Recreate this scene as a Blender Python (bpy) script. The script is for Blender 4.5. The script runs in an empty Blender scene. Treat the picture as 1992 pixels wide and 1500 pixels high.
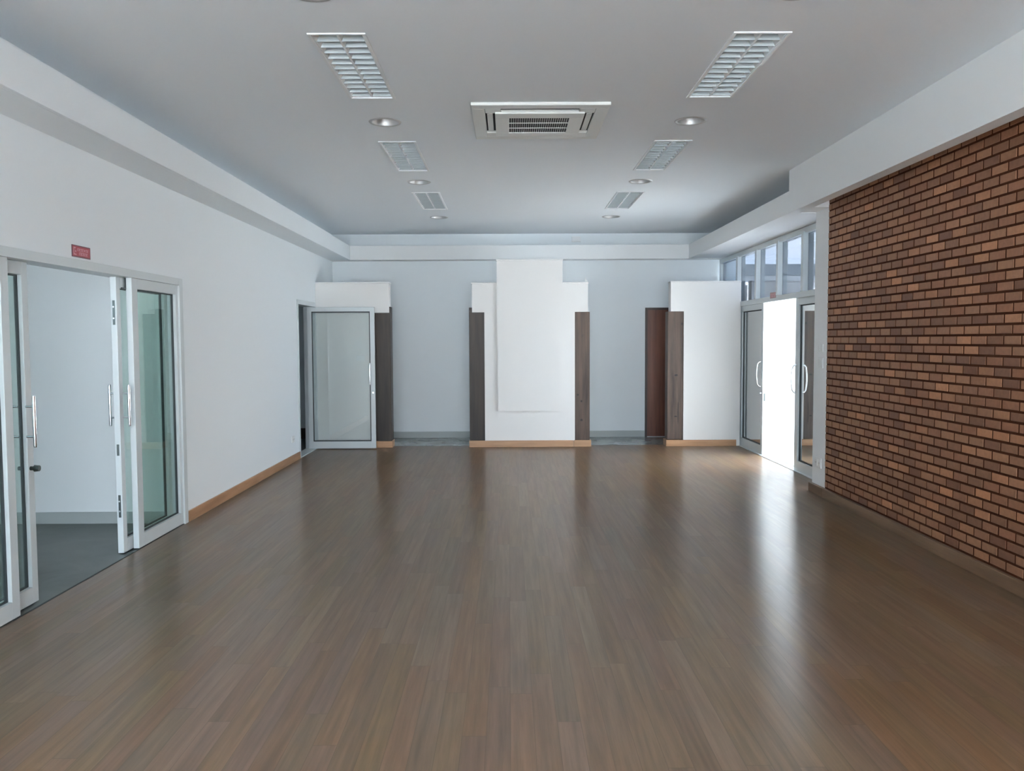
import bpy, bmesh, math, random
from mathutils import Vector, Matrix
random.seed(7)
S = bpy.context.scene
COL = S.collection

# ------------------------------------------------------------------ camera
cam_d = bpy.data.cameras.new('camera')
cam = bpy.data.objects.new('camera', cam_d)
COL.objects.link(cam)
cam_d.sensor_fit = 'HORIZONTAL'
cam_d.sensor_width = 36.0
cam_d.lens = 1608.9 / 1992 * 36.0
rt = Vector((0.99997934, -0.00416882, -0.0048926))
upv = Vector((0.00511394, 0.05485224, 0.99848139))
fw = Vector((0.00389411, 0.99848578, -0.05487243))
M = Matrix.Identity(4)
for r in range(3):
    M[r][0], M[r][1], M[r][2] = rt[r], upv[r], -fw[r]
M[0][3], M[1][3], M[2][3] = 0, 0, 1.5
cam.matrix_world = M
cam_d.clip_start = 0.05
S.camera = cam

# ------------------------------------------------------------------ view, world, sun
S.view_settings.view_transform = 'Standard'
S.view_settings.look = 'None'
S.view_settings.gamma = 1
S.view_settings.use_curve_mapping = False
S.view_settings.exposure = 0.26
S.cycles.use_denoising = True
S.cycles.max_bounces = 14
S.cycles.diffuse_bounces = 8
S.cycles.glossy_bounces = 6
S.cycles.transparent_max_bounces = 24
S.cycles.sample_clamp_indirect = 12
S.cycles.caustics_reflective = False
S.cycles.caustics_refractive = False

SKY = 13.0
SUN = 135.0
world = bpy.data.worlds.new('sky'); S.world = world
world.use_nodes = True
nt = world.node_tree
nt.nodes.clear()
w_out = nt.nodes.new('ShaderNodeOutputWorld')
w_bg = nt.nodes.new('ShaderNodeBackground')
w_tc = nt.nodes.new('ShaderNodeTexCoord')
w_no = nt.nodes.new('ShaderNodeTexNoise')
w_no.inputs['Scale'].default_value = 4.0
w_no.inputs['Detail'].default_value = 4.0
w_cr = nt.nodes.new('ShaderNodeValToRGB')
w_cr.color_ramp.elements[0].position = 0.38
w_cr.color_ramp.elements[0].color = (0.62, 0.80, 1.0, 1)
w_cr.color_ramp.elements[1].position = 0.66
w_cr.color_ramp.elements[1].color = (0.95, 1.0, 1.03, 1)
w_mp = nt.nodes.new('ShaderNodeMapping')
w_mp.inputs['Scale'].default_value = (1, 1, 2.5)
nt.links.new(w_tc.outputs['Generated'], w_mp.inputs['Vector'])
nt.links.new(w_mp.outputs['Vector'], w_no.inputs['Vector'])
nt.links.new(w_no.outputs['Fac'], w_cr.inputs['Fac'])
nt.links.new(w_cr.outputs['Color'], w_bg.inputs['Color'])
w_bg.inputs['Strength'].default_value = SKY
nt.links.new(w_bg.outputs['Background'], w_out.inputs['Surface'])

sun_d = bpy.data.lights.new('sun', 'SUN')
sun_d.energy = SUN
sun_d.angle = 0.02
sun_d.color = (1.0, 0.985, 0.965)
sun = bpy.data.objects.new('sun', sun_d); COL.objects.link(sun)
sun.rotation_euler = Vector((0.03, 1.0, -0.95)).to_track_quat('-Z', 'Y').to_euler()


def portal(name, loc, direction, sx, sy):
    d = bpy.data.lights.new(name, 'AREA')
    d.shape = 'RECTANGLE'; d.size = sx; d.size_y = sy
    d.cycles.is_portal = True
    o = bpy.data.objects.new(name, d); COL.objects.link(o)
    o.location = loc
    o.rotation_euler = Vector(direction).to_track_quat('-Z', 'Z').to_euler()
    return o


portal('daylight_rear_hall', (0.15, -4.1, 1.4), (0, 1, 0), 5.4, 2.7)
portal('daylight_rear_office', (-4.1, -4.1, 1.4), (0, 1, 0), 1.8, 2.7)
portal('daylight_side', (3.40, 10.3, 1.4), (-1, 0, 0), 4.8, 2.7)


# ------------------------------------------------------------------ materials
def N(t, kind, **kw):
    n = t.nodes.new(kind)
    for k, v in kw.items():
        if k in n.inputs:
            n.inputs[k].default_value = v
        else:
            setattr(n, k, v)
    return n


def mat(name, color, rough=0.5, metal=0.0, spec=0.5, bump=0.0, bump_scale=60.0, var=0.0, var_scale=2.0):
    m = bpy.data.materials.new(name); m.use_nodes = True
    t = m.node_tree
    p = t.nodes['Principled BSDF']
    p.inputs['Base Color'].default_value = (*color, 1)
    p.inputs['Roughness'].default_value = rough
    p.inputs['Metallic'].default_value = metal
    p.inputs['Specular IOR Level'].default_value = spec
    if bump or var:
        tc = N(t, 'ShaderNodeTexCoord')
    if var:
        no = N(t, 'ShaderNodeTexNoise', Scale=var_scale, Detail=5.0)
        t.links.new(tc.outputs['Object'], no.inputs['Vector'])
        mx = N(t, 'ShaderNodeMix', data_type='RGBA')
        mx.inputs[6].default_value = tuple(c * (1 - var) for c in color) + (1,)
        mx.inputs[7].default_value = tuple(min(1, c * (1 + var)) for c in color) + (1,)
        t.links.new(no.outputs['Fac'], mx.inputs[0])
        t.links.new(mx.outputs[2], p.inputs['Base Color'])
    if bump:
        nb = N(t, 'ShaderNodeTexNoise', Scale=bump_scale, Detail=4.0)
        t.links.new(tc.outputs['Object'], nb.inputs['Vector'])
        b = N(t, 'ShaderNodeBump', Strength=bump, Distance=0.01)
        t.links.new(nb.outputs['Fac'], b.inputs['Height'])
        t.links.new(b.outputs['Normal'], p.inputs['Normal'])
    return m


def glass(name, tint, refl=1.0, base=0.0):
    """thin clear sheet: fresnel mix of a tinted see-through and a mirror"""
    m = bpy.data.materials.new(name); m.use_nodes = True
    t = m.node_tree; t.nodes.clear()
    out = N(t, 'ShaderNodeOutputMaterial')
    tr = N(t, 'ShaderNodeBsdfTransparent'); tr.inputs['Color'].default_value = (*tint, 1)
    gl = N(t, 'ShaderNodeBsdfGlossy'); gl.inputs['Color'].default_value = (0.95, 0.97, 0.97, 1)
    gl.inputs['Roughness'].default_value = 0.0
    lw = N(t, 'ShaderNodeLayerWeight'); lw.inputs['Blend'].default_value = 0.5
    pw = N(t, 'ShaderNodeMath', operation='POWER'); pw.inputs[1].default_value = 5.0
    t.links.new(lw.outputs['Facing'], pw.inputs[0])
    ma = N(t, 'ShaderNodeMath', operation='MULTIPLY_ADD')
    ma.use_clamp = True
    ma.inputs[1].default_value = refl
    ma.inputs[2].default_value = base
    t.links.new(pw.outputs[0], ma.inputs[0])
    mx = N(t, 'ShaderNodeMixShader')
    t.links.new(ma.outputs[0], mx.inputs[0])
    t.links.new(tr.outputs[0], mx.inputs[1])
    t.links.new(gl.outputs[0], mx.inputs[2])
    t.links.new(mx.outputs[0], out.inputs['Surface'])
    return m


def wood_floor():
    m = bpy.data.materials.new('laminate_floor'); m.use_nodes = True
    t = m.node_tree; L = t.links.new
    p = t.nodes['Principled BSDF']
    tc = N(t, 'ShaderNodeTexCoord')
    sp = N(t, 'ShaderNodeSeparateXYZ'); L(tc.outputs['Object'], sp.inputs[0])

    def math_(op, a, b=None, c=None):
        n = N(t, 'ShaderNodeMath', operation=op)
        for i, v in enumerate((a, b, c)):
            if v is None: continue
            if isinstance(v, (int, float)): n.inputs[i].default_value = v
            else: L(v, n.inputs[i])
        return n.outputs[0]
    W, LEN = 0.092, 1.25
    xs = math_('DIVIDE', sp.outputs['X'], W)
    row = math_('FLOOR', xs)
    fx = math_('FRACT', xs)
    wn = N(t, 'ShaderNodeTexWhiteNoise', noise_dimensions='1D'); L(row, wn.inputs['W'])
    ys = math_('ADD', math_('DIVIDE', sp.outputs['Y'], LEN), math_('MULTIPLY', wn.outputs['Value'], 7.3))
    pl = math_('FLOOR', ys)
    fy = math_('FRACT', ys)
    cb = N(t, 'ShaderNodeCombineXYZ'); L(row, cb.inputs[0]); L(pl, cb.inputs[1])
    wp = N(t, 'ShaderNodeTexWhiteNoise', noise_dimensions='3D'); L(cb.outputs[0], wp.inputs['Vector'])
    # grain stretched along the plank
    ga = N(t, 'ShaderNodeVectorMath', operation='MULTIPLY'); L(tc.outputs['Object'], ga.inputs[0])
    ga.inputs[1].default_value = (34, 1.6, 1)
    gb = N(t, 'ShaderNodeVectorMath', operation='ADD'); L(ga.outputs[0], gb.inputs[0])
    gm = N(t, 'ShaderNodeVectorMath', operation='SCALE'); L(wp.outputs['Color'], gm.inputs[0]); gm.inputs['Scale'].default_value = 40
    L(gm.outputs[0], gb.inputs[1])
    gn = N(t, 'ShaderNodeTexNoise', Scale=1.0, Detail=6.0, Roughness=0.6); L(gb.outputs[0], gn.inputs['Vector'])
    cr = N(t, 'ShaderNodeValToRGB'); L(gn.outputs['Fac'], cr.inputs['Fac'])
    e = cr.color_ramp.elements
    e[0].position = 0.25; e[0].color = (0.100, 0.061, 0.034, 1)
    e[1].position = 0.75; e[1].color = (0.214, 0.139, 0.083, 1)
    x = cr.color_ramp.elements.new(0.5); x.color = (0.156, 0.098, 0.056, 1)
    # each plank its own tone and hue
    hs = N(t, 'ShaderNodeHueSaturation'); L(cr.outputs['Color'], hs.inputs['Color'])
    L(math_('MULTIPLY_ADD', wp.outputs['Value'], 0.26, 0.87), hs.inputs['Value'])
    sc = N(t, 'ShaderNodeSeparateColor'); L(wp.outputs['Color'], sc.inputs[0])
    L(math_('MULTIPLY_ADD', sc.outputs[1], 0.02, 0.49), hs.inputs['Hue'])
    L(math_('MULTIPLY_ADD', sc.outputs[2], 0.25, 0.85), hs.inputs['Saturation'])
    # dark plank joints
    dx = math_('MINIMUM', fx, math_('SUBTRACT', 1.0, fx))
    dy = math_('MINIMUM', fy, math_('SUBTRACT', 1.0, fy))
    jx = math_('LESS_THAN', dx, 0.011)
    jy = math_('LESS_THAN', dy, 0.0011)
    j = math_('MAXIMUM', jx, jy)
    mx = N(t, 'ShaderNodeMix', data_type='RGBA')
    L(math_('MULTIPLY', j, 0.55), mx.inputs[0]); L(hs.outputs['Color'], mx.inputs[6]); mx.inputs[7].default_value = (0.045, 0.026, 0.015, 1)
    L(mx.outputs[2], p.inputs['Base Color'])
    p.inputs['Specular IOR Level'].default_value = 0.5
    p.inputs['Roughness'].default_value = FLOOR_ROUGH
    p.inputs['Anisotropic'].default_value = 0.75      # brushed along the planks
    tg = N(t, 'ShaderNodeCombineXYZ'); tg.inputs[1].default_value = 1.0
    L(tg.outputs[0], p.inputs['Tangent'])
    return m


FLOOR_ROUGH = 0.277


def grain_wood(name, dark, mid, light, axis='Z', scale=18, rough=0.45, knots=False, spec=0.4):
    m = bpy.data.materials.new(name); m.use_nodes = True
    t = m.node_tree; L = t.links.new
    p = t.nodes['Principled BSDF']
    tc = N(t, 'ShaderNodeTexCoord')
    mp = N(t, 'ShaderNodeMapping')
    k = {'X': (0.08, 1, 1), 'Y': (1, 0.08, 1), 'Z': (1, 1, 0.08)}[axis]
    mp.inputs['Scale'].default_value = k
    L(tc.outputs['Object'], mp.inputs['Vector'])
    no = N(t, 'ShaderNodeTexNoise', Scale=float(scale), Detail=7.0, Roughness=0.62)
    L(mp.outputs['Vector'], no.inputs['Vector'])
    cr = N(t, 'ShaderNodeValToRGB'); L(no.outputs['Fac'], cr.inputs['Fac'])
    e = cr.color_ramp.elements
    e[0].position = 0.3; e[0].color = (*dark, 1)
    e[1].position = 0.72; e[1].color = (*light, 1)
    x = e.new(0.5); x.color = (*mid, 1)
    colr = cr.outputs['Color']
    if knots:
        mk = N(t, 'ShaderNodeMapping'); mk.inputs['Scale'].default_value = (1, 1, 0.55)
        L(tc.outputs['Object'], mk.inputs['Vector'])
        vo = N(t, 'ShaderNodeTexVoronoi', Scale=3.3); L(mk.outputs['Vector'], vo.inputs['Vector'])
        kr = N(t, 'ShaderNodeValToRGB'); L(vo.outputs['Distance'], kr.inputs['Fac'])
        kr.color_ramp.elements[0].position = 0.05; kr.color_ramp.elements[0].color = (0, 0, 0, 1)
        kr.color_ramp.elements[1].position = 0.12; kr.color_ramp.elements[1].color = (1, 1, 1, 1)
        mx = N(t, 'ShaderNodeMix', data_type='RGBA')
        L(kr.outputs['Color'], mx.inputs[0]); mx.inputs[6].default_value = (0.010, 0.006, 0.004, 1); L(colr, mx.inputs[7])
        colr = mx.outputs[2]
    L(colr, p.inputs['Base Color'])
    p.inputs['Roughness'].default_value = rough
    p.inputs['Specular IOR Level'].default_value = spec
    b = N(t, 'ShaderNodeBump', Strength=0.15, Distance=0.004)
    L(no.outputs['Fac'], b.inputs['Height']); L(b.outputs['Normal'], p.inputs['Normal'])
    return m


def brick_mat():
    m = bpy.data.materials.new('brick_faces'); m.use_nodes = True
    t = m.node_tree; L = t.links.new
    p = t.nodes['Principled BSDF']
    g = N(t, 'ShaderNodeNewGeometry')
    cr = N(t, 'ShaderNodeValToRGB'); L(g.outputs['Random Per Island'], cr.inputs['Fac'])
    cr.color_ramp.interpolation = 'LINEAR'
    e = cr.color_ramp.elements
    e[0].position = 0.0; e[0].color = (0.135, 0.056, 0.030, 1)
    e[1].position = 1.0; e[1].color = (0.400, 0.180, 0.088, 1)
    for pos, c in ((0.25, (0.195, 0.092, 0.048)), (0.5, (0.230, 0.100, 0.052)), (0.75, (0.245, 0.120, 0.063)), (0.92, (0.305, 0.140, 0.070))):
        x = e.new(pos); x.color = (*c, 1)
    tc = N(t, 'ShaderNodeTexCoord')
    no = N(t, 'ShaderNodeTexNoise', Scale=40.0, Detail=5.0); L(tc.outputs['Object'], no.inputs['Vector'])
    hs = N(t, 'ShaderNodeHueSaturation'); L(cr.outputs['Color'], hs.inputs['Color'])
    ma = N(t, 'ShaderNodeMath', operation='MULTIPLY_ADD'); L(no.outputs['Fac'], ma.inputs[0]); ma.inputs[1].default_value = 0.5; ma.inputs[2].default_value = 0.75
    L(ma.outputs[0], hs.inputs['Value']); L(hs.outputs['Color'], p.inputs['Base Color'])
    p.inputs['Roughness'].default_value = 0.55
    p.inputs['Specular IOR Level'].default_value = 0.35
    b = N(t, 'ShaderNodeBump', Strength=0.25, Distance=0.003)
    L(no.outputs['Fac'], b.inputs['Height']); L(b.outputs['Normal'], p.inputs['Normal'])
    return m


def concrete(name, dark, light, rough):
    m = bpy.data.materials.new(name); m.use_nodes = True
    t = m.node_tree; L = t.links.new
    p = t.nodes['Principled BSDF']
    tc = N(t, 'ShaderNodeTexCoord')
    no = N(t, 'ShaderNodeTexNoise', Scale=2.6, Detail=8.0, Roughness=0.62, Distortion=0.6); L(tc.outputs['Object'], no.inputs['Vector'])
    cr = N(t, 'ShaderNodeValToRGB'); L(no.outputs['Fac'], cr.inputs['Fac'])
    cr.color_ramp.elements[0].position = 0.32; cr.color_ramp.elements[0].color = (*dark, 1)
    cr.color_ramp.elements[1].position = 0.72; cr.color_ramp.elements[1].color = (*light, 1)
    L(cr.outputs['Color'], p.inputs['Base Color'])
    p.inputs['Roughness'].default_value = rough
    return m


WHITE = mat('white_paint', (0.83, 0.84, 0.84), 0.65, spec=0.25, bump=0.03, bump_scale=180, var=0.012, var_scale=1.2)
COOL = mat('cool_white_paint', (0.81, 0.85, 0.87), 0.65, spec=0.25, bump=0.03, bump_scale=180, var=0.012, var_scale=1.2)
CEIL = mat('ceiling_paint', (0.81, 0.85, 0.88), 0.8, spec=0.15, var=0.012, var_scale=0.8)
PARTW = mat('partition_paint', (0.785, 0.77, 0.75), 0.65, spec=0.25, bump=0.03, bump_scale=180)
CAP = mat('ledge_paint', (0.77, 0.76, 0.745), 0.55, spec=0.3)
ALU = mat('white_aluminium', (0.60, 0.645, 0.655), 0.30, metal=0.0, spec=0.6)
STEEL = mat('brushed_steel', (0.82, 0.83, 0.84), 0.22, metal=1.0)
DARKMETAL = mat('dark_lock_metal', (0.10, 0.12, 0.12), 0.3, metal=1.0)
GASKET = mat('glazing_gasket', (0.035, 0.042, 0.045), 0.6)
WOODF = wood_floor()
BASEW = grain_wood('oak_baseboard', (0.30, 0.155, 0.075), (0.42, 0.235, 0.125), (0.50, 0.30, 0.17), 'X', 14, 0.35)
BASEWY = grain_wood('oak_baseboard_side', (0.26, 0.135, 0.066), (0.37, 0.205, 0.108), (0.45, 0.26, 0.145), 'Y', 14, 0.35)
POST = grain_wood('dark_timber', (0.030, 0.018, 0.013), (0.072, 0.045, 0.033), (0.115, 0.075, 0.055), 'Z', 16, 0.5, knots=True)
BASEWD = grain_wood('brown_baseboard', (0.115, 0.066, 0.036), (0.165, 0.098, 0.056), (0.215, 0.135, 0.080), 'Y', 14, 0.35)
KNOT = mat('timber_knot', (0.010, 0.006, 0.004), 0.6)
POSTD = grain_wood('darker_timber', (0.012, 0.0075, 0.005), (0.027, 0.0175, 0.0125), (0.043, 0.028, 0.020), 'Z', 16, 0.5)
DOORW = grain_wood('red_brown_door', (0.060, 0.018, 0.010), (0.115, 0.038, 0.020), (0.165, 0.062, 0.034), 'Z', 9, 0.35)
DARKW = mat('dark_door_frame', (0.035, 0.016, 0.011), 0.45)
BRICK = brick_mat()
MORTAR = mat('dark_mortar', (0.050, 0.015, 0.006), 0.9, spec=0.1, var=0.3, var_scale=14)
GREYBASE = mat('grey_baseboard', (0.40, 0.43, 0.42), 0.5)
CONC = concrete('polished_concrete', (0.030, 0.042, 0.039), (0.085, 0.102, 0.095), 0.33)
CONCB = concrete('corridor_concrete', (0.20, 0.22, 0.21), (0.31, 0.33, 0.32), 0.20)
TILE = mat('outside_tile', (0.74, 0.75, 0.745), 0.5, var=0.05, var_scale=1.0)
RENDERW = mat('outside_render', (0.46, 0.46, 0.455), 0.8)
FASCIA = mat('roof_fascia', (0.035, 0.045, 0.052), 0.6)
GROUND = mat('yard_ground', (0.56, 0.585, 0.60), 0.9, var=0.1)
PLASTIC = mat('white_plastic', (0.78, 0.79, 0.78), 0.35)
ACW = mat('unit_plastic', (0.72, 0.73, 0.70), 0.4)
BLACK = mat('dark_inside', (0.012, 0.012, 0.012), 0.7)
RED = mat('sign_red', (0.36, 0.045, 0.060), 0.4)
REDDARK = mat('sign_border', (0.11, 0.03, 0.045), 0.4)
PINK = mat('sign_mark', (0.62, 0.34, 0.38), 0.4)
GLASS = glass('greenish_glass', (0.86, 0.93, 0.905), 0.95, 0.04)
GLASS2 = glass('clear_glass', (0.93, 0.955, 0.955), 0.95, 0.05)
FILM = glass('transom_film_glass', (0.235, 0.25, 0.275), 0.55, 0.05)
LEAFGLASS = glass('reflective_door_glass', (0.15, 0.165, 0.17), 0.45, 0.58)
REFLECTOR = mat('louvre_blades', (0.36, 0.40, 0.415), 0.6, spec=0.2)  # blades greyer than the wings: their shade is put into the colour
REFLECTW = mat('louvre_wings', (0.80, 0.83, 0.84), 0.35)  # wings and spine kept white to carry the lit strips of the louvre
TUBE = mat('fluorescent_tube', (0.82, 0.83, 0.82), 0.3)
CHROME = mat('satin_reflector', (0.52, 0.52, 0.515), 0.48, metal=0.7)
BULB = mat('lamp_bulb', (0.34, 0.34, 0.335), 0.5, spec=0.2)
TRIMW = mat('fitting_white', (0.80, 0.82, 0.83), 0.35)


# ------------------------------------------------------------------ mesh building
def wloc(o):
    v = Vector((0, 0, 0))
    while o is not None:
        v += o.location; o = o.parent
    return v


class MB:
    def __init__(self):
        self.v = []; self.f = []; self.m = []; self.s = []

    def add(self, vs, fs, mi=0, smooth=False):
        b = len(self.v)
        self.v += [tuple(x) for x in vs]
        for f in fs:
            self.f.append([b + i for i in f]); self.m.append(mi); self.s.append(smooth)
        return self

    def box(self, x0, x1, y0, y1, z0, z1, mi=0):
        if x0 > x1: x0, x1 = x1, x0
        if y0 > y1: y0, y1 = y1, y0
        if z0 > z1: z0, z1 = z1, z0
        vs = [(x, y, z) for x in (x0, x1) for y in (y0, y1) for z in (z0, z1)]
        fs = [(0, 1, 3, 2), (4, 6, 7, 5), (0, 4, 5, 1), (2, 3, 7, 6), (0, 2, 6, 4), (1, 5, 7, 3)]
        return self.add(vs, fs, mi)

    def prism(self, poly, axis, a, b, mi=0):
        """extrude a 2-D polygon (other two axes in order) along axis from a to b"""
        n = len(poly)
        def P(p, t):
            q = list(p); q.insert('XYZ'.index(axis), t); return tuple(q)
        vs = [P(p, a) for p in poly] + [P(p, b) for p in poly]
        fs = [tuple(range(n)), tuple(range(2 * n - 1, n - 1, -1))]
        fs += [(i, i + n, (i + 1) % n + n, (i + 1) % n) for i in range(n)]
        return self.add(vs, fs, mi)

    def tube(self, pts, r, seg=12, mi=0, caps=True):
        pts = [Vector(p) for p in pts]
        rings = []
        ref = None
        for i, p in enumerate(pts):
            if i == 0: d = pts[1] - pts[0]
            elif i == len(pts) - 1: d = pts[-1] - pts[-2]
            else: d = (pts[i + 1] - pts[i]).normalized() + (pts[i] - pts[i - 1]).normalized()
            d.normalize()
            if ref is None:
                ref = Vector((0, 0, 1)) if abs(d.z) < 0.9 else Vector((0, 1, 0))
            u = d.cross(ref)
            if u.length < 1e-4: u = d.cross(Vector((1, 0, 0)))
            u.normalize(); w = u.cross(d); ref = w if w.length > 0.1 else ref
            rr = r[i] if isinstance(r, (list, tuple)) else r
            rings.append([p + (u * math.cos(2 * math.pi * k / seg) + w * math.sin(2 * math.pi * k / seg)) * rr for k in range(seg)])
        vs = [q for ring in rings for q in ring]
        fs = []
        for i in range(len(pts) - 1):
            for k in range(seg):
                a, b = i * seg + k, i * seg + (k + 1) % seg
                fs.append((a, b, b + seg, a + seg))
        self.add(vs, fs, mi, True)
        if caps:
            self.add(rings[0], [tuple(range(seg - 1, -1, -1))], mi)
            self.add(rings[-1], [tuple(range(seg))], mi)
        return self

    def lathe(self, prof, c=(0, 0, 0), seg=40, mi=0):
        """profile of (radius, z), around a vertical axis"""
        vs = []
        for r_, z in prof:
            for k in range(seg):
                a = 2 * math.pi * k / seg
                vs.append((c[0] + r_ * math.cos(a), c[1] + r_ * math.sin(a), c[2] + z))
        fs = []
        for i in range(len(prof) - 1):
            for k in range(seg):
                a, b = i * seg + k, i * seg + (k + 1) % seg
                fs.append((a, b, b + seg, a + seg))
        return self.add(vs, fs, mi, True)

    def build(self, name, mats, parent=None, bevel=0.0, label=None, recalc=True):
        if not isinstance(mats, (list, tuple)): mats = [mats]
        off = wloc(parent) if parent is not None else Vector((0, 0, 0))
        me = bpy.data.meshes.new(name)
        me.from_pydata([tuple(Vector(v) - off) for v in self.v], [], self.f)
        for m in mats: me.materials.append(m)
        me.polygons.foreach_set('material_index', self.m)
        me.polygons.foreach_set('use_smooth', self.s)
        me.update()
        if recalc:
            bm = bmesh.new(); bm.from_mesh(me)
            bmesh.ops.recalc_face_normals(bm, faces=bm.faces[:])
            bm.to_mesh(me); bm.free()
        o = bpy.data.objects.new(name, me); COL.objects.link(o)
        if parent is not None: o.parent = parent
        if bevel:
            b = o.modifiers.new('bevel', 'BEVEL'); b.width = bevel; b.segments = 2; b.limit_method = 'ANGLE'
        if label: o['label'] = label
        return o


def tag(o, label, cat, group=None, kind=None):
    o['label'] = label; o['category'] = cat
    if group: o['group'] = group
    if kind: o['kind'] = kind
    return o


def empty(name, loc, label, cat, group=None, kind=None):
    o = bpy.data.objects.new(name, None); COL.objects.link(o)
    o.empty_display_size = 0.1
    o.location = loc
    return tag(o, label, cat, group, kind)


def copy_tree(o, parent=None):
    c = o.copy(); COL.objects.link(c); c.parent = parent
    for ch in list(o.children): copy_tree(ch, c)
    return c


def rect_frame(mb, axis, t0, t1, a0, a1, z0, z1, wl, wr, wb, wt, mi=0):
    """rectangular frame of four bars in the plane across axis (X or Y); a is the other ground axis"""
    def bx(p0, p1, q0, q1):
        if axis == 'X': mb.box(t0, t1, p0, p1, q0, q1, mi)
        else: mb.box(p0, p1, t0, t1, q0, q1, mi)
    if wl: bx(a0, a0 + wl, z0, z1)
    if wr: bx(a1 - wr, a1, z0, z1)
    if wb: bx(a0 + wl, a1 - wr, z0, z0 + wb)
    if wt: bx(a0 + wl, a1 - wr, z1 - wt, z1)
    return mb


# ================================================================== THE SETTING
XL, XBK, XG = -2.68, 2.986, 3.25          # left wall, brick wall, side glazing
YB, YP = 12.70, 11.55                     # back wall, partition front
ZC, ZT, ZL = 3.115, 2.920, 2.708          # ceiling, cornice top, cornice bottom
YR = -4.0                                 # rear facade behind the camera

tag(MB().box(XL, XG + 0.06, YR, 11.73, -0.15, 0).build('floor', WOODF), 'glossy brown wood plank floor filling the empty hall', 'floor', kind='structure')
tag(MB().box(XL, XG + 0.06, 11.73, YB, -0.15, 0).build('floor_corridor', CONCB), 'pale grey concrete floor strip behind the white partitions', 'floor', kind='structure')
tag(MB().box(-6.6, XL, YR, 6.80, -0.15, 0).build('floor_office', CONC), 'dark grey polished concrete floor beyond the left sliding door', 'floor', kind='structure')
tag(MB().box(-5.2, XL, 6.95, YB, -0.15, 0).build('floor_side_room', CONC), 'dim floor of the side room behind the open glass door', 'floor', kind='structure')

# ---- ceiling with openings for the recessed fittings
LX = (-0.898, 1.349)                       # the two rows of fittings
LY = (5.03, 7.40, 9.72)
DY = (3.92, 6.22, 8.55, 10.98)
LW, LH = 0.272, 1.14                       # opening of a louvre light
ACC = (0.228, 6.185)
rects = [(x - LW / 2, x + LW / 2, y - LH / 2, y + LH / 2) for x in LX for y in LY]
DR, DS = 0.098, 0.125
rounds = [(x, y) for x in (-0.905, 1.357) for y in DY]
rects += [(x - DS, x + DS, y - DS, y + DS) for x, y in rounds]
rects.append((ACC[0] - 0.42, ACC[0] + 0.42, ACC[1] - 0.42, ACC[1] + 0.42))
x0, x1, y0, y1 = XL, XG, YR, YB
xs = sorted({x0, x1} | {r[0] for r in rects} | {r[1] for r in rects})
ys = sorted({y0, y1} | {r[2] for r in rects} | {r[3] for r in rects})
mb = MB()
for i in range(len(xs) - 1):
    for j in range(len(ys) - 1):
        cx, cy = (xs[i] + xs[i + 1]) / 2, (ys[j] + ys[j + 1]) / 2
        if any(r[0] < cx < r[1] and r[2] < cy < r[3] for r in rects): continue
        mb.add([(xs[i], ys[j], ZC), (xs[i + 1], ys[j], ZC), (xs[i + 1], ys[j + 1], ZC), (xs[i], ys[j + 1], ZC)], [(3, 2, 1, 0)])
for cx, cy in rounds:
    n = 40; ring, sq = [], []
    for k in range(n):
        a = 2 * math.pi * k / n + math.pi / 4
        c, s = math.cos(a), math.sin(a)
        q = DS / max(abs(c), abs(s))
        ring.append((cx + DR * c, cy + DR * s, ZC)); sq.append((cx + q * c, cy + q * s, ZC))
    mb.add(ring + sq, [(k, (k + 1) % n, (k + 1) % n + n, k + n) for k in range(n)])
ce = mb.build('ceiling', CEIL, recalc=False)
bm = bmesh.new(); bm.from_mesh(ce.data)
bmesh.ops.remove_doubles(bm, verts=bm.verts[:], dist=1e-5)
for f in bm.faces:
    if f.normal.z > 0: f.normal_flip()
bm.to_mesh(ce.data); bm.free()
tag(ce, 'flat grey-white plaster ceiling with recessed lights', 'ceiling', kind='structure')
tag(MB().box(-6.8, 3.45, -7.6, 13.0, 3.42, 3.55).box(3.45, 4.2, 3.0, 13.0, 3.42, 3.55).build('ceiling_roof', CEIL), 'roof slab above the plaster ceiling, with overhangs added to shade the openings', 'roof', kind='structure')  # rear overhang and side canopy are added, unseen, to hold back sun and sky

# ---- left wall with the two door openings
D1A, D1B, D1H = 3.58, 6.82, 2.012
D2A, D2B, D2H = 10.52, 11.48, 2.03
TW = 0.14
mb = MB()
mb.box(XL - TW, XL, YR, D1A, 0, 3.42).box(XL - TW, XL, D1A, D1B, D1H, 3.42).box(XL - TW, XL, D1B, D2A, 0, 3.42)
mb.box(XL - TW, XL, D2A, D2B, D2H, 3.42).box(XL - TW, XL, D2B, YB + 0.15, 0, 3.42)
tag(mb.build('wall_left', COOL), 'long white left wall with the sliding glass doorway', 'wall', kind='structure')
tag(MB().box(XL, XG + 0.3, YB, YB + 0.15, 0, 3.42).build('wall_back', COOL), 'pale back wall behind the stepped partitions', 'wall', kind='structure')
# office and side room beyond the left wall
tag(MB().box(-6.6, XL - TW, 6.80, 6.95, 0, 3.42).build('wall_office', WHITE), 'white wall seen through the open sliding doorway', 'wall', kind='structure')
tag(MB().box(-6.75, -6.6, YR, 6.95, 0, 3.42).build('wall_office_left', COOL), 'far left wall of the office beyond the sliding door', 'wall', kind='structure')
tag(MB().box(-6.6, XL - TW, YR, 6.80, 2.75, 2.85).build('ceiling_office', CEIL), 'ceiling of the office beyond the sliding door', 'ceiling', kind='structure')
tag(MB().box(-6.6, XL - TW, 6.785, 6.80, 0, 0.095).build('baseboard_office', GREYBASE), 'grey baseboard at the foot of the office wall', 'baseboard', kind='structure')
tag(MB().box(-5.2, XL - TW, YB, YB + 0.15, 0, 3.42).box(-5.35, -5.2, 6.95, YB + 0.15, 0, 3.42).build('wall_side_room', COOL), 'dim wall of the side room behind the open glass door', 'wall', kind='structure')
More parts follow.
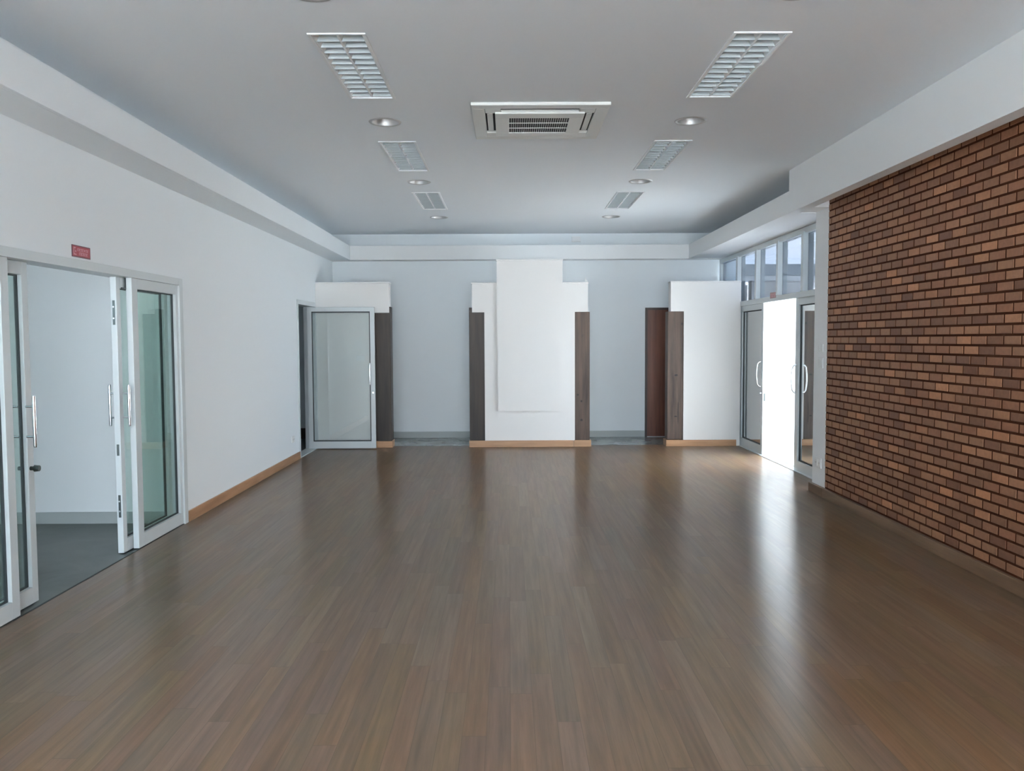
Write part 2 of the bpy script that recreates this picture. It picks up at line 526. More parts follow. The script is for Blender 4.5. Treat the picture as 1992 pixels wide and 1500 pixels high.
tag(MB().box(-5.2, XL - TW, YB - 0.016, YB, 0, 0.16).build('baseboard_side_room', DARKW), 'dark baseboard glimpsed behind the open glass door', 'baseboard', kind='structure')
tag(MB().box(-5.2, XL - TW, 6.95, YB, 2.75, 2.85).build('ceiling_side_room', CEIL), 'ceiling of the side room', 'ceiling', kind='structure')

# ---- rear facade, behind the camera: wide daylight opening
mb = MB().box(-6.75, XBK + 0.5, YR - 0.15, YR, 2.75, 3.42)
mb.box(XL - TW, XL + 0.1, YR - 0.15, YR, 0, 2.75).box(2.85, XBK + 0.5, YR - 0.15, YR, 0, 2.75).box(-6.75, -5.0, YR - 0.15, YR, 0, 2.75).box(-3.2, XL - TW, YR - 0.15, YR, 0, 2.75)
tag(mb.build('wall_rear', WHITE), 'rear wall with wide glazed openings behind the viewer', 'wall', kind='structure')
mb = MB()
for x in (-2.58, -1.2, 0.15, 1.5, 2.79): mb.box(x, x + 0.06, YR - 0.11, YR - 0.05, 0, 2.75)
mb.box(-2.58, 2.85, YR - 0.11, YR - 0.05, 2.69, 2.75)
tag(mb.build('window_1', ALU), 'aluminium frame of the rear glazed front', 'window', kind='structure')

# ---- brick wall: running bond of slim bricks proud of dark mortar
PH, PL_, MJ = 0.0647, 0.1745, 0.0150
YE = 7.745
mb = MB()
z_ref, y_ref = 1.517, 5.591
rows = range(int(math.floor((0.08 - z_ref) / PH)), int(math.ceil((ZC - z_ref) / PH)))
XF = XBK - 0.004
for k in rows:
    za, zb = z_ref + k * PH + MJ / 2, z_ref + (k + 1) * PH - MJ / 2
    za, zb = max(za, 0.0), min(zb, 3.11)
    if zb - za < 0.012: continue
    off = y_ref if k % 2 == 0 else y_ref - PL_ / 2
    i0 = int(math.floor((-1.0 - off) / PL_)); i1 = int(math.ceil((YE - off) / PL_))
    for i in range(i0, i1):
        ya, yb = off + i * PL_ + MJ / 2 + random.uniform(-.001, .001), off + (i + 1) * PL_ - MJ / 2
        yb = min(yb, YE)
        if yb - ya < 0.015: continue
        xf = XF + random.uniform(-0.0015, 0.0015); c = 0.0022
        vs = [(XBK + 0.012, ya, za), (XBK + 0.012, yb, za), (XBK + 0.012, yb, zb), (XBK + 0.012, ya, zb),
              (xf + c, ya, za), (xf + c, yb, za), (xf + c, yb, zb), (xf + c, ya, zb),
              (xf, ya + c, za + c), (xf, yb - c, za + c), (xf, yb - c, zb - c), (xf, ya + c, zb - c)]
        fs = []
        for q in range(4):
            r_ = (q + 1) % 4
            fs.append((q, r_, r_ + 4, q + 4)); fs.append((q + 4, r_ + 4, r_ + 8, q + 8))
        fs.append((8, 9, 10, 11))
        mb.add(vs, fs, 0)
mb.box(XF + 0.0035, XBK + 0.20, -1.2, YE, 0, 3.42, 1)
mb.box(XBK + 0.008, XBK + 0.20, YR, -1.2, 0, 3.42, 1)
bw = mb.build('wall_right', [BRICK, MORTAR], recalc=False)
tag(bw, 'brown brick right wall laid in running bond with dark joints', 'wall', kind='structure')

# ---- white pier at the end of the brick
tag(MB().box(XBK, XG + 0.12, YE, 8.08, 0, 3.42).build('wall_pier', WHITE), 'narrow white pier between brick wall and glass doors', 'wall', kind='structure')

# ---- baseboards
def baseboard(name, mb, m, label): return tag(mb.build(name, m, bevel=0.003), label, 'baseboard', kind='structure')
baseboard('baseboard_left', MB().box(XL, XL + 0.016, D1B + 0.012, D2A - 0.004, 0, 0.092), BASEWY, 'oak baseboard along the left wall between its two doors')
baseboard('baseboard_right', MB().box(XBK - 0.034, XBK - 0.004, -1.2, YE, 0, 0.088).box(XBK - 0.034, XBK, YE, 8.09, 0, 0.088), BASEWD, 'oak baseboard at the foot of the brick wall')
baseboard('baseboard_back', MB().box(XL, 2.09, YB - 0.014, YB, 0, 0.098), GREYBASE, 'grey baseboard along the back wall')

# ---- cornices: hung troughs round the ceiling
XLL, YLL, XRL = -2.367, 12.48, 2.71
TH = 0.03
tag(MB().box(XLL - TH, XLL, YR, YLL + TH, ZL, ZT).box(XL, XLL - TH, YR, YLL + TH, ZL, ZL + TH).build('trim_1', COOL, bevel=0.002), 'white cornice trough along the top of the left wall', 'cornice', kind='structure')
tag(MB().box(XLL, XRL, YLL, YLL + TH, ZL, ZT).box(XL, XG, YLL + TH, YB, ZL, ZL + TH).build('trim_2', WHITE, bevel=0.002), 'white cornice across the back wall', 'cornice', kind='structure')
tag(MB().box(XRL, XRL + TH, 8.05, YLL + TH, ZL, ZT).box(XRL + TH, XG + 0.06, 8.08, YLL + TH, ZL + 0.006, ZL + TH + 0.006).build('trim_3', WHITE, bevel=0.002), 'white cornice and soffit above the side glass doors', 'cornice', kind='structure')
tag(MB().box(XRL, XRL + 0.108, YR, 8.05, ZL, 3.42).build('trim_4', WHITE, bevel=0.002), 'deep white ceiling beam in front of the brick wall', 'beam', kind='structure')
tag(MB().box(XRL + 0.108, XBK, YE + 0.005, 8.08, ZL + 0.012, 3.42).build('trim_5', WHITE), 'white end block of the soffit beside the pier', 'soffit', kind='structure')
# wall above the side glazing
tag(MB().box(XG, XG + 0.12, 8.08, YB, 2.70, 3.42).build('wall_side', WHITE), 'white strip of wall above the side glazing', 'wall', kind='structure')

# ================================================================== PARTITIONS AT THE BACK
TP = 0.17
ZB0, ZB1 = 1.888, 2.293                    # underside and top of the wide blocks
def cap(x0, x1, z, parent, y0=YP, y1=YP + TP):
    MB().box(x0, x1, y0 - 0.018, y1 + 0.008, z, z + 0.018).build('ledge_cap', CAP, parent, bevel=0.003)

def post(x0, x1, ztop, parent, label, m=None):
    return MB().box(x0, x1, YP + 0.02, YP + 0.21, 0.092, ztop).build('timber_post', m or POST, parent, bevel=0.003, label=label)

def knot(p, x, z, rx, rz, seed):
    rnd = random.Random(seed); n = 14
    poly = []
    for k in range(n):
        a = 2 * math.pi * k / n; q = 0.8 + 0.35 * rnd.random()
        poly.append((x + rx * q * math.cos(a), z + rz * q * math.sin(a)))
    MB().prism(poly, 'Y', YP + 0.0185, YP + 0.021).build('knot', KNOT, p, label='dark knot in the timber')

# left
w = empty('wall_partition_left', (-2.2, YP, 0), 'white stepped partition by the left wall, ending in a dark timber post', 'partition', kind='structure')
MB().box(XL, -1.885, YP + 0.02, YP + TP, 0.0, ZB0).box(XL, -1.660, YP, YP + 0.02, ZB0, 1.972).box(XL, -1.885, YP + 0.02, YP + TP, ZB0, 1.972).box(XL, -1.660, YP, YP + TP, 1.972, ZB1).build('wall_panel', PARTW, w)
cap(XL, -1.652, ZB1, w)
post(-1.885, -1.646, 1.972, w, 'dark brown timber post', POSTD)
MB().box(XL, -1.635, YP - 0.006, YP + 0.02, 0, 0.092).box(-1.885, -1.635, YP + 0.02, YP + 0.225, 0, 0.092).build('baseboard', BASEW, w, bevel=0.003)
# centre
w = empty('wall_partition_center', (0.3, YP, 0), 'white stepped central partition with a raised panel between two dark posts', 'partition', kind='structure')
MB().box(-0.336, 0.925, YP + 0.004, YP + TP, 0.0, ZB0).box(-0.507, 1.107, YP, YP + 0.02, ZB0, 1.972).box(-0.336, 1.107, YP + 0.02, YP + TP, ZB0, 1.972).box(-0.507, 1.107, YP, YP + TP, 1.972, ZB1 - 0.012).build('wall_panel', PARTW, w)
mb = MB()
mb.prism([(-0.150, 0.508), (0.738, 0.502), (0.753, 2.596), (-0.160, 2.596)], 'Y', YP - 0.022, YP)
mb.box(-0.160, 0.753, YP, YP + TP, ZB1 - 0.012, 2.596)
mb.build('raised_panel', PARTW, w)
cap(-0.515, -0.160, ZB1 - 0.012, w); cap(0.753, 1.115, ZB1 - 0.012, w); cap(-0.168, 0.761, 2.596, w, YP - 0.022)
post(-0.550, -0.336, 1.955, w, 'darker brown timber post at left', POSTD)
p = post(0.925, 1.135, ZB0, w, 'dark brown weathered timber post at right')
for a in ((0.967, 0.729, 0.017, 0.013, 1), (1.018, 0.639, 0.013, 0.016, 2), (1.018, 0.375, 0.019, 0.016, 3)): knot(p, *a)
MB().box(-0.558, 0.907, YP - 0.012, YP + 0.02, 0, 0.092).box(-0.558, -0.336, YP + 0.02, YP + 0.225, 0, 0.092).build('baseboard', BASEW, w, bevel=0.003)
MB().box(0.910, 1.153, YP - 0.008, YP + 0.02, 0, 0.092).box(0.925, 1.153, YP + 0.02, YP + 0.225, 0, 0.092).build('baseboard', BASEW, w, bevel=0.003)
# right
w = empty('wall_partition_right', (2.7, YP, 0), 'white stepped partition beside the glass wall, with a weathered timber post', 'partition', kind='structure')
MB().box(2.446, XG - 0.01, YP + 0.004, YP + TP, 0.0, ZB0).box(2.262, XG - 0.01, YP, YP + TP, ZB0, ZB1 - 0.004).build('wall_panel', PARTW, w)
cap(2.254, XG - 0.01, ZB1 - 0.004, w)
p = post(2.226, 2.446, ZB0, w, 'weathered brown timber post')
for a in ((2.424, 1.715, 0.014, 0.022, 4), (2.345, 0.997, 0.024, 0.013, 5), (2.376, 0.48, 0.006, 0.17, 6), (2.340, 0.418, 0.022, 0.011, 7)): knot(p, *a)
MB().box(2.206, XG - 0.06, YP - 0.012, YP + 0.02, 0, 0.088).box(2.206, 2.446, YP + 0.02, YP + 0.225, 0, 0.088).build('baseboard', BASEW, w, bevel=0.003)

# ================================================================== DOORS
def bar_handle(parent, axis, x, y, z0, z1, body, r=0.0105):
    """straight tube on two standoffs; body = coordinate of the leaf face along axis"""
    mb = MB().tube([(x, y, z0), (x, y, z0 + 0.012), (x, y, z1 - 0.012), (x, y, z1)], [r * 0.75, r, r, r * 0.75], 12)
    for f in (0.21, 0.79):
        z = z0 + (z1 - z0) * f
        if axis == 'X': mb.tube([(body, y, z), (x, y, z)], 0.007, 10)
        else: mb.tube([(x, body, z), (x, y, z)], 0.007, 10)
    return mb.build('handle', STEEL, parent)


# door 1: sliding glass doorway in the left wall
d = empty('door_1', (XL, 5.2, 0), 'wide aluminium sliding glass doorway standing open in the left wall, under the red sign', 'door', kind='structure')
mb = MB()
rect_frame(mb, 'X', XL - TW - 0.004, XL + 0.012, D1A, D1B, 0, D1H, 0.07, 0.07, 0, 0.056)
mb.build('frame', ALU, d, bevel=0.002)
def slider(y0, y1, x0, x1, name, wide_l, wide_r, zb, zt):
    mb = MB()
    rect_frame(mb, 'X', x0, x1, y0, y1, zb, zt, wide_l, wide_r, 0.095, 0.075)
    g = 0.007                               # gaskets round the glass
    leaf = mb.build(name, ALU, d, bevel=0.002)
    xm = x0 + 0.010                          # glass sits towards the far side
    MB().box(xm - 0.003, xm + 0.003, y0 + wide_l, y1 - wide_r, zb + 0.095, zt - 0.075).build('pane', GLASS, leaf)
    mb = MB()
    rect_frame(mb, 'X', xm - 0.009, xm + 0.009, y0 + wide_l, y1 - wide_r, zb + 0.095, zt - 0.075, g, g, g, g)
    mb.build('gasket', GASKET, leaf)
    return leaf
MB().box(XL - 0.006, XL + 0.004, 4.40, D1B - 0.07, 0, 0.003).build('floor_strip', GASKET, d)
slider(5.93, D1B - 0.07, XL - 0.044, XL - 0.002, 'fixed_panel', 0.09, 0.045, 0.006, D1H - 0.056)
slider(D1A + 0.07, 4.47, XL - 0.044, XL - 0.002, 'fixed_panel', 0.045, 0.07, 0.006, D1H - 0.056)
lr = slider(5.80, 6.66, XL - 0.094, XL - 0.052, 'sliding_leaf', 0.058, 0.058, 0.006, D1H - 0.058)
ll = slider(3.87, 4.735, XL - 0.094, XL - 0.052, 'sliding_leaf', 0.058, 0.058, 0.006, D1H - 0.058)
for leaf, yh in ((lr, 5.845), (ll, 4.675)):
    bar_handle(leaf, 'X', XL - 0.006, yh, 0.905, 1.20, XL - 0.052)
    bar_handle(leaf, 'X', XL - 0.140, yh, 0.905, 1.20, XL - 0.094)
mb = MB()
mb.tube([(XL - 0.052, 4.700, 0.782), (XL - 0.030, 4.700, 0.782), (XL - 0.028, 4.700, 0.782), (XL - 0.002, 4.700, 0.782)], [0.012, 0.012, 0.020, 0.017], 16)
mb.tube([(XL - 0.088, 4.700, 0.782), (XL - 0.120, 4.700, 0.782)], 0.012, 16)
mb.build('lock_knob', DARKMETAL, ll)
for z0, z1 in ((1.62, 1.79), (0.26, 0.42), (0.70, 0.78)):
    lp = MB().box(XL - 0.081, XL - 0.064, 5.7985, 5.80, z0, z1).build('lock_plate', DARKMETAL, lr)
    for zz in (z0 + 0.045, z1 - 0.045):
        if z1 - z0 > 0.1: MB().tube([(XL - 0.0725, 5.800, zz), (XL - 0.0725, 5.7945, zz)], 0.006, 10).build('bolt', STEEL, lp)
MB().box(XL - 0.046, XL - 0.041, 5.86, 5.93, D1H - 0.14, D1H - 0.128).box(XL - 0.046, XL - 0.041, 5.915, 5.93, D1H - 0.128, D1H - 0.058).build('roller_guide', GASKET, d)

# door 2: hinged glass door, swung open against the left partition
d = empty('door_2', (XL, 11.0, 0), 'aluminium framed glass door swung open beside the left partition', 'door', kind='structure')
mb = MB()
rect_frame(mb, 'X', XL - TW - 0.003, XL + 0.01, D2A, D2B, 0, D2H, 0.05, 0.05, 0, 0.06)
mb.box(XL - TW, XL + 0.008, D2A, D2B, 0, 0.012)
mb.build('frame', ALU, d, bevel=0.002)
mb = MB()
AX0, AX1, AY0, AY1 = XL - 0.085, -1.842, 11.385, 11.425
rect_frame(mb, 'Y', AY0, AY1, AX0, AX1, 0.014, 1.962, 0.062, 0.060, 0.098, 0.060)
leaf = mb.build('leaf', ALU, d, bevel=0.002)
MB().box(AX0 + 0.062, AX1 - 0.060, 11.402, 11.408, 0.112, 1.902).build('pane', GLASS2, leaf)
mb = MB()
rect_frame(mb, 'Y', 11.390, 11.420, AX0 + 0.062, AX1 - 0.060, 0.112, 1.902, 0.008, 0.012, 0.012, 0.016)
mb.build('gasket', GASKET, leaf)
bar_handle(leaf, 'Y', -1.906, 11.335, 0.895, 1.195, AY0, 0.011)
MB().tube([(-1.868, AY0, 0.785), (-1.868, AY0 - 0.018, 0.785)], 0.013, 16).build('lock_knob', STEEL, leaf)

# door 4: red-brown flush door in the back wall
d = empty('door_4', (2.5, YB, 0), 'red-brown wooden flush door in the back wall, half behind the right partition', 'door', kind='structure')
mb = MB()
rect_frame(mb, 'Y', YB - 0.012, YB, 2.094, 2.96, 0, 1.985, 0.035, 0.035, 0, 0.035)
mb.build('frame', DARKW, d, bevel=0.002)
MB().box(2.129, 2.925, YB - 0.008, YB, 0.006, 1.950).build('leaf', DOORW, d)

# door 3 and the glazing over it: side wall of reflective glass
ZR0, ZR1 = 1.955, 2.02                     # rail over the doors
wn = empty('window_2', (XG, 10.4, ZR1), 'row of tall aluminium framed transom windows above the side glass doors', 'window', kind='structure')
mb = MB()
mb.box(XG - 0.03, XG + 0.07, 8.08, YB - 0.03, 2.645, 2.708)           # head
mb.box(XG - 0.02, XG + 0.06, 8.08, 11.64, ZR0, ZR1)                   # rail
mb.box(XG - 0.045, XG + 0.07, 11.625, 11.70, 0, 2.66)                 # post
mb.box(XG - 0.03, XG + 0.07, YB - 0.10, YB - 0.03, 2.28, 2.66)
mb.box(XG - 0.03, XG + 0.07, 11.70, YB - 0.03, 2.26, 2.33)
for y in (10.745, 9.885, 9.040, 8.20):
    mb.box(XG - 0.045, XG + 0.075, y, y + 0.062, ZR1, 2.66)
mb.build('frame', ALU, wn, bevel=0.002)
edges = [(11.70, YB - 0.10, 2.33), (10.807, 11.625, ZR1), (9.947, 10.745, ZR1), (9.102, 9.885, ZR1), (8.262, 9.040, ZR1)]
for a, b, zz in edges:
    MB().box(XG + 0.012, XG + 0.018, a, b, zz, 2.645).build('pane', FILM, wn)
tag(MB().box(XG, XG + 0.12, 11.70, YB, 0, 2.26).build('wall_side_corner', WHITE), 'white wall behind the right partition, below the corner window', 'wall', kind='structure')

d = empty('door_3', (XG, 10.0, 0), 'pair of side glass doors with curved pull handles, open to the bright outside', 'door', kind='structure')
def side_leaf(y0, y1, wl, wr, hy, hz0, hz1):
    mb = MB()
    rect_frame(mb, 'X', XG + 0.012, XG + 0.062, y0, y1, 0.006, ZR0, wl, wr, 0.11, 0.075)
    leaf = mb.build('leaf', ALU, d, bevel=0.002)
    MB().box(XG + 0.040, XG + 0.046, y0 + wl, y1 - wr, 0.116, ZR0 - 0.075).build('pane', LEAFGLASS, leaf)
    mb = MB()
    rect_frame(mb, 'X', XG + 0.030, XG + 0.056, y0 + wl, y1 - wr, 0.116, ZR0 - 0.075, 0.012, 0.012, 0.012, 0.012)
    mb.build('gasket', GASKET, leaf)
    n = 9
    for sgn, x in ((-1, XG + 0.012), (1, XG + 0.062)):
        pts = [(x, hy, hz0)]
        for k in range(n + 1):
            t_ = k / n
            pts.append((x + sgn * 0.060 * (0.80 + 0.20 * math.sin(math.pi * t_)), hy, hz0 + 0.028 + (hz1 - hz0 - 0.056) * t_))
        pts.append((x, hy, hz1))
        pts.insert(1, (x + sgn * 0.03, hy, hz0 + 0.006)); pts.insert(-1, (x + sgn * 0.03, hy, hz1 - 0.006))
        MB().tube(pts, 0.0095, 10).build('handle', STEEL, leaf)
    return leaf
lf = side_leaf(10.60, 11.625, 0.075, 0.06, 10.665, 0.885, 1.205)
rf = side_leaf(8.36, 9.405, 0.06, 0.10, 9.345, 0.885, 1.205)
MB().box(XG + 0.026, XG + 0.046, 10.5985, 10.60, 0.70, 0.80).build('lock_plate', DARKMETAL, lf)
MB().tube([(XG + 0.012, 10.635, 0.80), (XG - 0.010, 10.635, 0.80)], 0.012, 14).build('lock_knob', STEEL, lf)
MB().box(XG - 0.02, XG + 0.08, 8.08, 11.66, -0.002, 0.006).build('threshold', ALU, d)

# ================================================================== CEILING FITTINGS
def louvre_light(loc):
    root = empty('ceiling_light', loc, '', 'ceiling light', 'recessed louvre ceiling lights')
    x, y, z = loc
    w2, h2 = LW / 2, LH / 2
    mb = MB()                                # rim under the ceiling
    o = 0.018; t_ = 0.007
    for a in ((x - w2 - o, x + w2 + o, y - h2 - o, y - h2), (x - w2 - o, x + w2 + o, y + h2, y + h2 + o),
              (x - w2 - o, x - w2, y - h2, y + h2), (x + w2, x + w2 + o, y - h2, y + h2)):
        mb.box(a[0], a[1], a[2], a[3], z - t_, z + 0.001)
    mb.build('frame', TRIMW, root, bevel=0.0015)
    mb = MB()                                # pressed housing above
    d_ = 0.09
    mb.box(x - w2, x + w2, y - h2, y + h2, z + d_, z + d_ + 0.004)
    mb.box(x - w2 - 0.002, x - w2, y - h2, y + h2, z, z + d_).box(x + w2, x + w2 + 0.002, y - h2, y + h2, z, z + d_)
    mb.box(x - w2, x + w2, y - h2 - 0.002, y - h2, z, z + d_).box(x - w2, x + w2, y + h2, y + h2 + 0.002, z, z + d_)
    mb.build('housing', TRIMW, root)
    mb = MB()                                # louvre: side wings, spine, cross blades
    zt, zb = z + 0.055, z + 0.001
    wing = 0.030
    for s in (-1, 1):
        e = x + s * w2
        mb.prism([(e, zt), (e, zb), (e - s * 0.006, zb), (e - s * wing, zt)], 'Y', y - h2, y + h2, 1)
    mb.prism([(x - 0.020, zt), (x - 0.006, zb), (x + 0.006, zb), (x + 0.020, zt)], 'Y', y - h2, y + h2, 1)
    nb = 12
    for k in range(nb + 1):
        yy = y - h2 + 0.02 + (LH - 0.04) * k / nb
        for xa, xb in ((x - w2 + 0.006, x - 0.006), (x + 0.006, x + w2 - 0.006)):
            mb.prism([(yy - 0.010, zt), (yy - 0.003, zb), (yy + 0.003, zb), (yy + 0.010, zt)], 'X', xa, xb)
    mb.build('louvre', [REFLECTOR, REFLECTW], root)
    for s in (-1, 1):
        MB().tube([(x + s * 0.068, y - h2 + 0.03, z + 0.07), (x + s * 0.068, y + h2 - 0.03, z + 0.07)], 0.008, 12).build('tube', TUBE, root)
    return root


proto = None
side = {0: 'left', 1: 'right'}
lab = {(0, 0): 'white louvre ceiling light, the large near one of the left row',
       (0, 1): 'white louvre ceiling light, second of the left row from the viewer',
       (0, 2): 'small far white louvre ceiling light of the left row, nearest the back wall',
       (1, 0): 'white louvre ceiling light, the large near one of the right row',
       (1, 1): 'white louvre ceiling light, second of the right row from the viewer',
       (1, 2): 'small far white louvre ceiling light of the right row, nearest the back wall'}
for i, x in enumerate(LX):
    for j, y in enumerate(LY):
        if proto is None:
            proto = o = louvre_light((x, y, ZC))
        else:
            o = copy_tree(proto); o.location = (x, y, ZC)
        o['label'] = lab[(i, j)]


def downlight(loc):
    root = empty('downlight', loc, '', 'downlight', 'round recessed downlights')
    MB().lathe([(0.096, 0.0005), (0.099, -0.004), (0.116, -0.005), (0.121, 0.0005)], loc, 48).build('trim_ring', CHROME, root)
    MB().lathe([(0.0965, -0.001), (0.088, 0.03), (0.070, 0.07), (0.045, 0.10), (0.002, 0.11)], loc, 48).build('reflector', CHROME, root)
    mb = MB().lathe([(0.0015, 0.072), (0.016, 0.076), (0.022, 0.086), (0.020, 0.098), (0.014, 0.108)], loc, 24)
    mb.build('bulb', BULB, root)
    return root


protod = None
lab = {0: 'the one at the top edge of the picture', 1: 'between the near and the middle louvre light',
       2: 'between the middle and the far louvre light', 3: 'the small one nearest the back wall'}
for i, x in enumerate((-0.905, 1.357)):
    for j, y in enumerate(DY):
        if protod is None:
            protod = o = downlight((x, y, ZC))
        else:
            o = copy_tree(protod); o.location = (x, y, ZC)
        o['label'] = 'round satin downlight of the %s row, %s' % (side[i], lab[j])

# ---- air conditioner cassette
ax, ay = ACC
ac = empty('air_conditioner', (ax, ay, ZC), 'square off-white ceiling cassette air conditioner with a dark central grille', 'air conditioner')
H = 0.478
z0, z1 = ZC - 0.024, ZC - 0.001
mb = MB()
sl0, sl1, sln = 0.302, 0.385, 0.275        # outlet slots: inner, outer, half length
mb.box(ax - H, ax + H, ay - H, ay - sl1, z0, z1).box(ax - H, ax + H, ay + sl1, ay + H, z0, z1)
mb.box(ax - H, ax - sl1, ay - sl1, ay + sl1, z0, z1).box(ax + sl1, ax + H, ay - sl1, ay + sl1, z0, z1)
for sx in (-1, 1):
    for sy in (-1, 1):
        mb.box(ax + sx * sln, ax + sx * sl1, ay + sy * sln, ay + sy * sl1, z0, z1)
        pass
for s in (-1, 1):
    mb.box(ax - sln, ax + sln, ay + s * sl0, ay + s * sln, z0, z1)
    mb.box(ax + s * sl0, ax + s * sln, ay - sln, ay + sln, z0, z1)
mb.build('panel', ACW, ac, bevel=0.006)
MB().box(ax - 0.415, ax + 0.415, ay - 0.415, ay + 0.415, ZC - 0.004, ZC - 0.001).build('slot_shade_sheet', BLACK, ac)  # flat black sheet standing in for the shade deep in the outlet slots
for s in (-1, 1):                          # louvre flaps in the four outlets
    ym, xm = ay + s * 0.352, ax + s * 0.352
    MB().prism([(ym - s * 0.034 * -1, z0 + 0.002), (ym + s * 0.004, z0 + 0.010), (ym + s * 0.004, z0 + 0.014), (ym + s * 0.034, z0 + 0.006)], 'X', ax - sln + 0.01, ax + sln - 0.01).build('flap', ACW, ac)
    MB().prism([(xm - 0.020, z0 + 0.003), (xm + 0.020, z0 + 0.006), (xm + 0.020, z0 + 0.011), (xm - 0.020, z0 + 0.008)], 'Y', ay - sln + 0.03, ay + sln - 0.06).build('flap', ACW, ac)
# raised intake panel with its grille
zi0, zi1 = z0 - 0.014, z0
gx, gy0, gy1 = 0.215, -0.195, 0.225
mb = MB()
mb.box(ax - 0.315, ax + 0.315, ay - 0.315, ay + gy0, zi0, zi1).box(ax - 0.315, ax + 0.315, ay + gy1, ay + 0.315, zi0, zi1)
mb.box(ax - 0.315, ax - gx, ay + gy0, ay + gy1, zi0, zi1).box(ax + gx, ax + 0.315, ay + gy0, ay + gy1, zi0, zi1)
ip = mb.build('intake_panel', ACW, ac, bevel=0.004)
MB().box(ax - gx, ax + gx, ay + gy0, ay + gy1, zi0 + 0.008, zi0 + 0.011).build('filter', BLACK, ip, label='black filter behind the grille')
mb = MB()
nv = 27
for k in range(1, nv):
    xx = ax - gx + 2 * gx * k / nv
    mb.box(xx - 0.0016, xx + 0.0016, ay + gy0, ay + gy1, zi0 + 0.002, zi0 + 0.005)
for k in (1, 2):
    yy = ay + gy0 + (gy1 - gy0) * k / 3
    mb.box(ax - gx, ax + gx, yy - 0.0045, yy + 0.0045, zi0 + 0.001, zi0 + 0.005)
mb.build('grille', ACW, ip)

# ================================================================== SMALL THINGS
def sign(name, axis, x, y, z, w, h, mats, label):
    """small plate with border, icon and two rows of strokes; lies in the plane X = x facing -X or +X"""
    s = 1 if axis == '+' else -1
    o = empty(name, (x, y, z), label, 'sign')
    f = lambda d: x + s * d
    plate = MB().box(x, f(0.003), y - w / 2, y + w / 2, z - h / 2, z + h / 2).build('plate', mats[1], o)
    MB().box(f(0.003), f(0.0036), y - w / 2 + 0.008, y + w / 2 - 0.008, z - h / 2 + 0.007, z + h / 2 - 0.007).build('face', mats[0], o)
    mb = MB()
    a = y - w / 2
    g0, g1 = f(0.0036), f(0.0042)
    ic = a + 0.016                          # bracket-like pictogram at the left end
    mb.box(g0, g1, ic, ic + 0.008, z - h * .30, z + h * .32).box(g0, g1, ic, ic + 0.026, z + h * .22, z + h * .32)
    mb.box(g0, g1, ic, ic + 0.034, z - h * .32, z - h * .22).box(g0, g1, ic + 0.020, ic + 0.030, z - h * .10, z + h * .08)
    mb.build('pictogram', mats[2], o)
    mb = MB()
    rnd = random.Random(3)
    for zz, n, st in ((z + h * .14, 9, a + 0.062), (z - h * .18, 7, a + 0.082)):
        for k in range(n):
            yy = st + k * 0.0155
            hh = h * (0.10 + 0.04 * rnd.random())
            mb.box(g0, g1, yy, yy + 0.003, zz - hh, zz + hh).box(g0, g1, yy, yy + 0.011, zz + hh - 0.004, zz + hh)
            if k % 2: mb.box(g0, g1, yy + 0.008, yy + 0.011, zz - hh, zz + hh)
            else: mb.box(g0, g1, yy, yy + 0.009, zz - hh, zz - hh + 0.003)
    mb.build('lettering', mats[2], o)
    return o


sign('wall_sign', '+', XL, 5.238, 2.064, 0.222, 0.074, (RED, REDDARK, PINK), 'small red sign with pale lettering above the left sliding doorway')
FADED = mat('sign_faded', (0.42, 0.22, 0.22), 0.5)
FADED2 = mat('sign_faded_border', (0.36, 0.20, 0.20), 0.5)
sign('wall_sign', '-', XG - 0.02, 10.12, 2.03, 0.215, 0.070, (FADED, FADED2, PINK), 'small faded pink sign on the rail above the side glass doors')


def outlet(name, axis, c, w, h, label, cat, rockers, slots=False):
    """plate in the plane X = const (axis +/-X) or Y = const (axis -Y)"""
    o = empty(name, c, label, cat)
    x, y, z = c
    def bx(mb, a0, a1, q0, q1, d0, d1):
        if axis == '-Y': mb.box(x + a0, x + a1, y - d1, y - d0, z + q0, z + q1)
        else:
            s = 1 if axis == '+X' else -1
            mb.box(x + s * d0, x + s * d1, y + a0, y + a1, z + q0, z + q1)
    mb = MB(); bx(mb, -w / 2, w / 2, -h / 2, h / 2, 0, 0.009); mb.build('plate', PLASTIC, o, bevel=0.003)
    n = rockers
    for k in range(n):
        a = -w / 2 + w * (k + 0.5) / n
        mb = MB(); bx(mb, a - w / n * .32, a + w / n * .32, -h * .30, h * .30, 0.009, 0.0125)
        if slots:
            p = mb.build('socket', PLASTIC, o)
            mb = MB(); bx(mb, a - 0.010, a - 0.007, -0.008, 0.008, 0.0125, 0.0128); bx(mb, a + 0.007, a + 0.010, -0.008, 0.008, 0.0125, 0.0128)
            mb.build('slots', BLACK, p)
        else:
            mb.build('rocker', PLASTIC, o, bevel=0.0015)
    return o


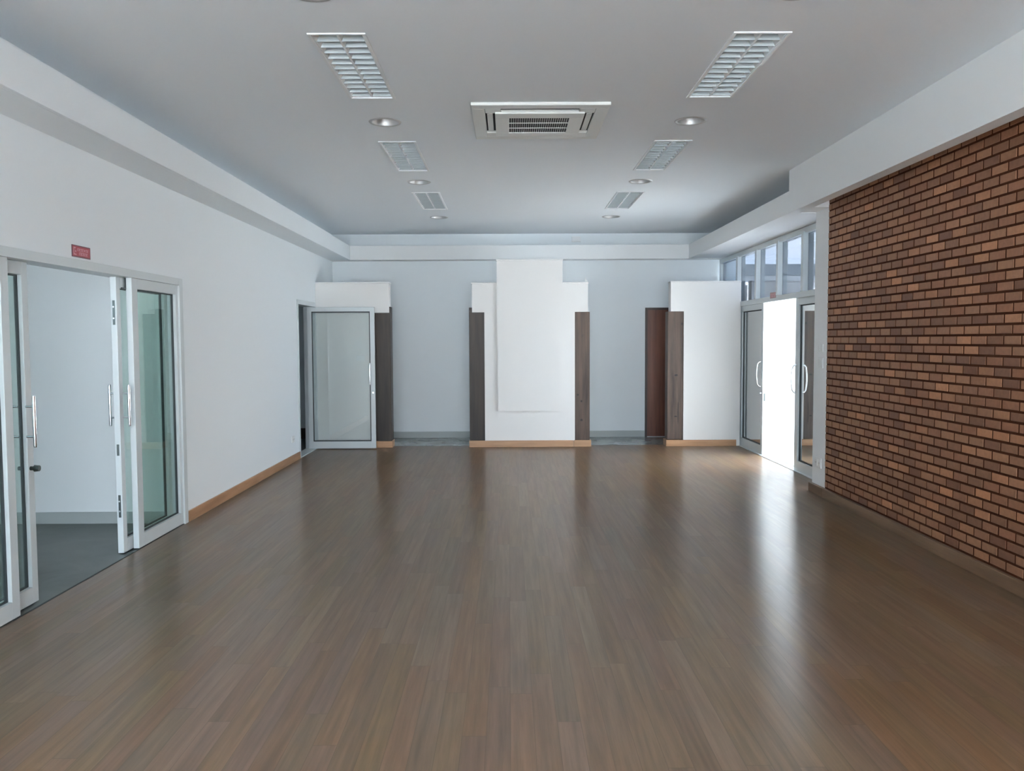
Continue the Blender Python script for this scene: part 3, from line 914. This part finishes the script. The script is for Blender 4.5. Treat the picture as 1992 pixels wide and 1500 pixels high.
outlet('light_switch', '-X', (XBK, 7.89, 1.41), 0.115, 0.075, 'white light switch, upper one of two on the pier by the brick', 'light switch', 2)
outlet('light_switch', '-X', (XBK, 7.89, 1.268), 0.115, 0.10, 'white light switch, lower one of two on the pier by the brick', 'light switch', 2)
outlet('power_outlet', '-X', (XBK, 7.92, 0.305), 0.16, 0.10, 'white double outlet low on the pier by the brick', 'outlet', 2, True)
outlet('power_outlet', '+X', (XL, 10.20, 0.285), 0.12, 0.08, 'white outlet low on the left wall beside the open glass door', 'outlet', 2, True)
outlet('light_switch', '-Y', (-2.07, YP + 0.02, 1.255), 0.12, 0.078, 'white light switch seen through the open glass door', 'light switch', 2)
# junction box high on the back wall, above the cornice
tag(MB().box(0.97, 1.105, YB - 0.03, YB, 2.985, 3.068).build('junction_box', WHITE, bevel=0.004), 'small pale box on the back wall just above the cornice', 'box')
# made-up white shape for an unclear bright mark on the central ledge
mb = MB()
mb.prism([(1.068, 2.297), (1.112, 2.297), (1.108, 2.320), (1.088, 2.346), (1.072, 2.375)], 'Y', YP + 0.035, YP + 0.041)
mb.prism([(1.075, 2.297), (1.105, 2.297), (1.085, 2.325)], 'Y', YP + 0.041, YP + 0.075)
tag(mb.build('bright_mark', PLASTIC), 'tiny made-up white shape for a bright mark on the right ledge of the central partition', 'paper')

# ================================================================== OUTSIDE
tag(MB().box(XG + 0.12, 12.0, -8, 14.0, -0.15, -0.004).build('ground_terrace', TILE), 'pale sunlit tile terrace outside the side glass doors', 'terrace', kind='structure')
tag(MB().box(-40, 60, -60, 80, -0.45, -0.16).build('ground', GROUND), 'open ground around the building', 'ground', kind='structure')
tag(MB().box(XG + 0.12, 5.0, 8.08, 8.25, 0, 3.0).build('wall_light_blocker', RENDERW), 'unseen side wall added outside the glass doors to block light', 'wall', kind='structure')  # unseen fin wall, added to keep terrace light off the right partition
w = empty('wall_outside', (6.0, 11.5, 0), 'bright white garden wall outside the open side doors', 'wall', kind='structure')
MB().box(XG + 0.12, 11.0, 11.5, 11.66, 0, 2.29).build('wall_panel', RENDERW, w)
MB().box(XG + 0.12, 11.0, 11.485, 11.675, 2.29, 2.31).build('ledge_cap', RENDERW, w)
MB().box(XG + 0.12, 11.0, 11.488, 11.5, 0, 0.062).build('baseboard', GREYBASE, w)
b = empty('building', (20, 42, 0), 'white building with a dark flat roof edge beyond the transom windows', 'building')
MB().box(10.3, 40, 40.3, 52, -0.16, 4.55).build('wall', RENDERW, b)
MB().box(10.2, 40.2, 40.0, 52.2, 4.55, 5.09).build('roof', FASCIA, b)
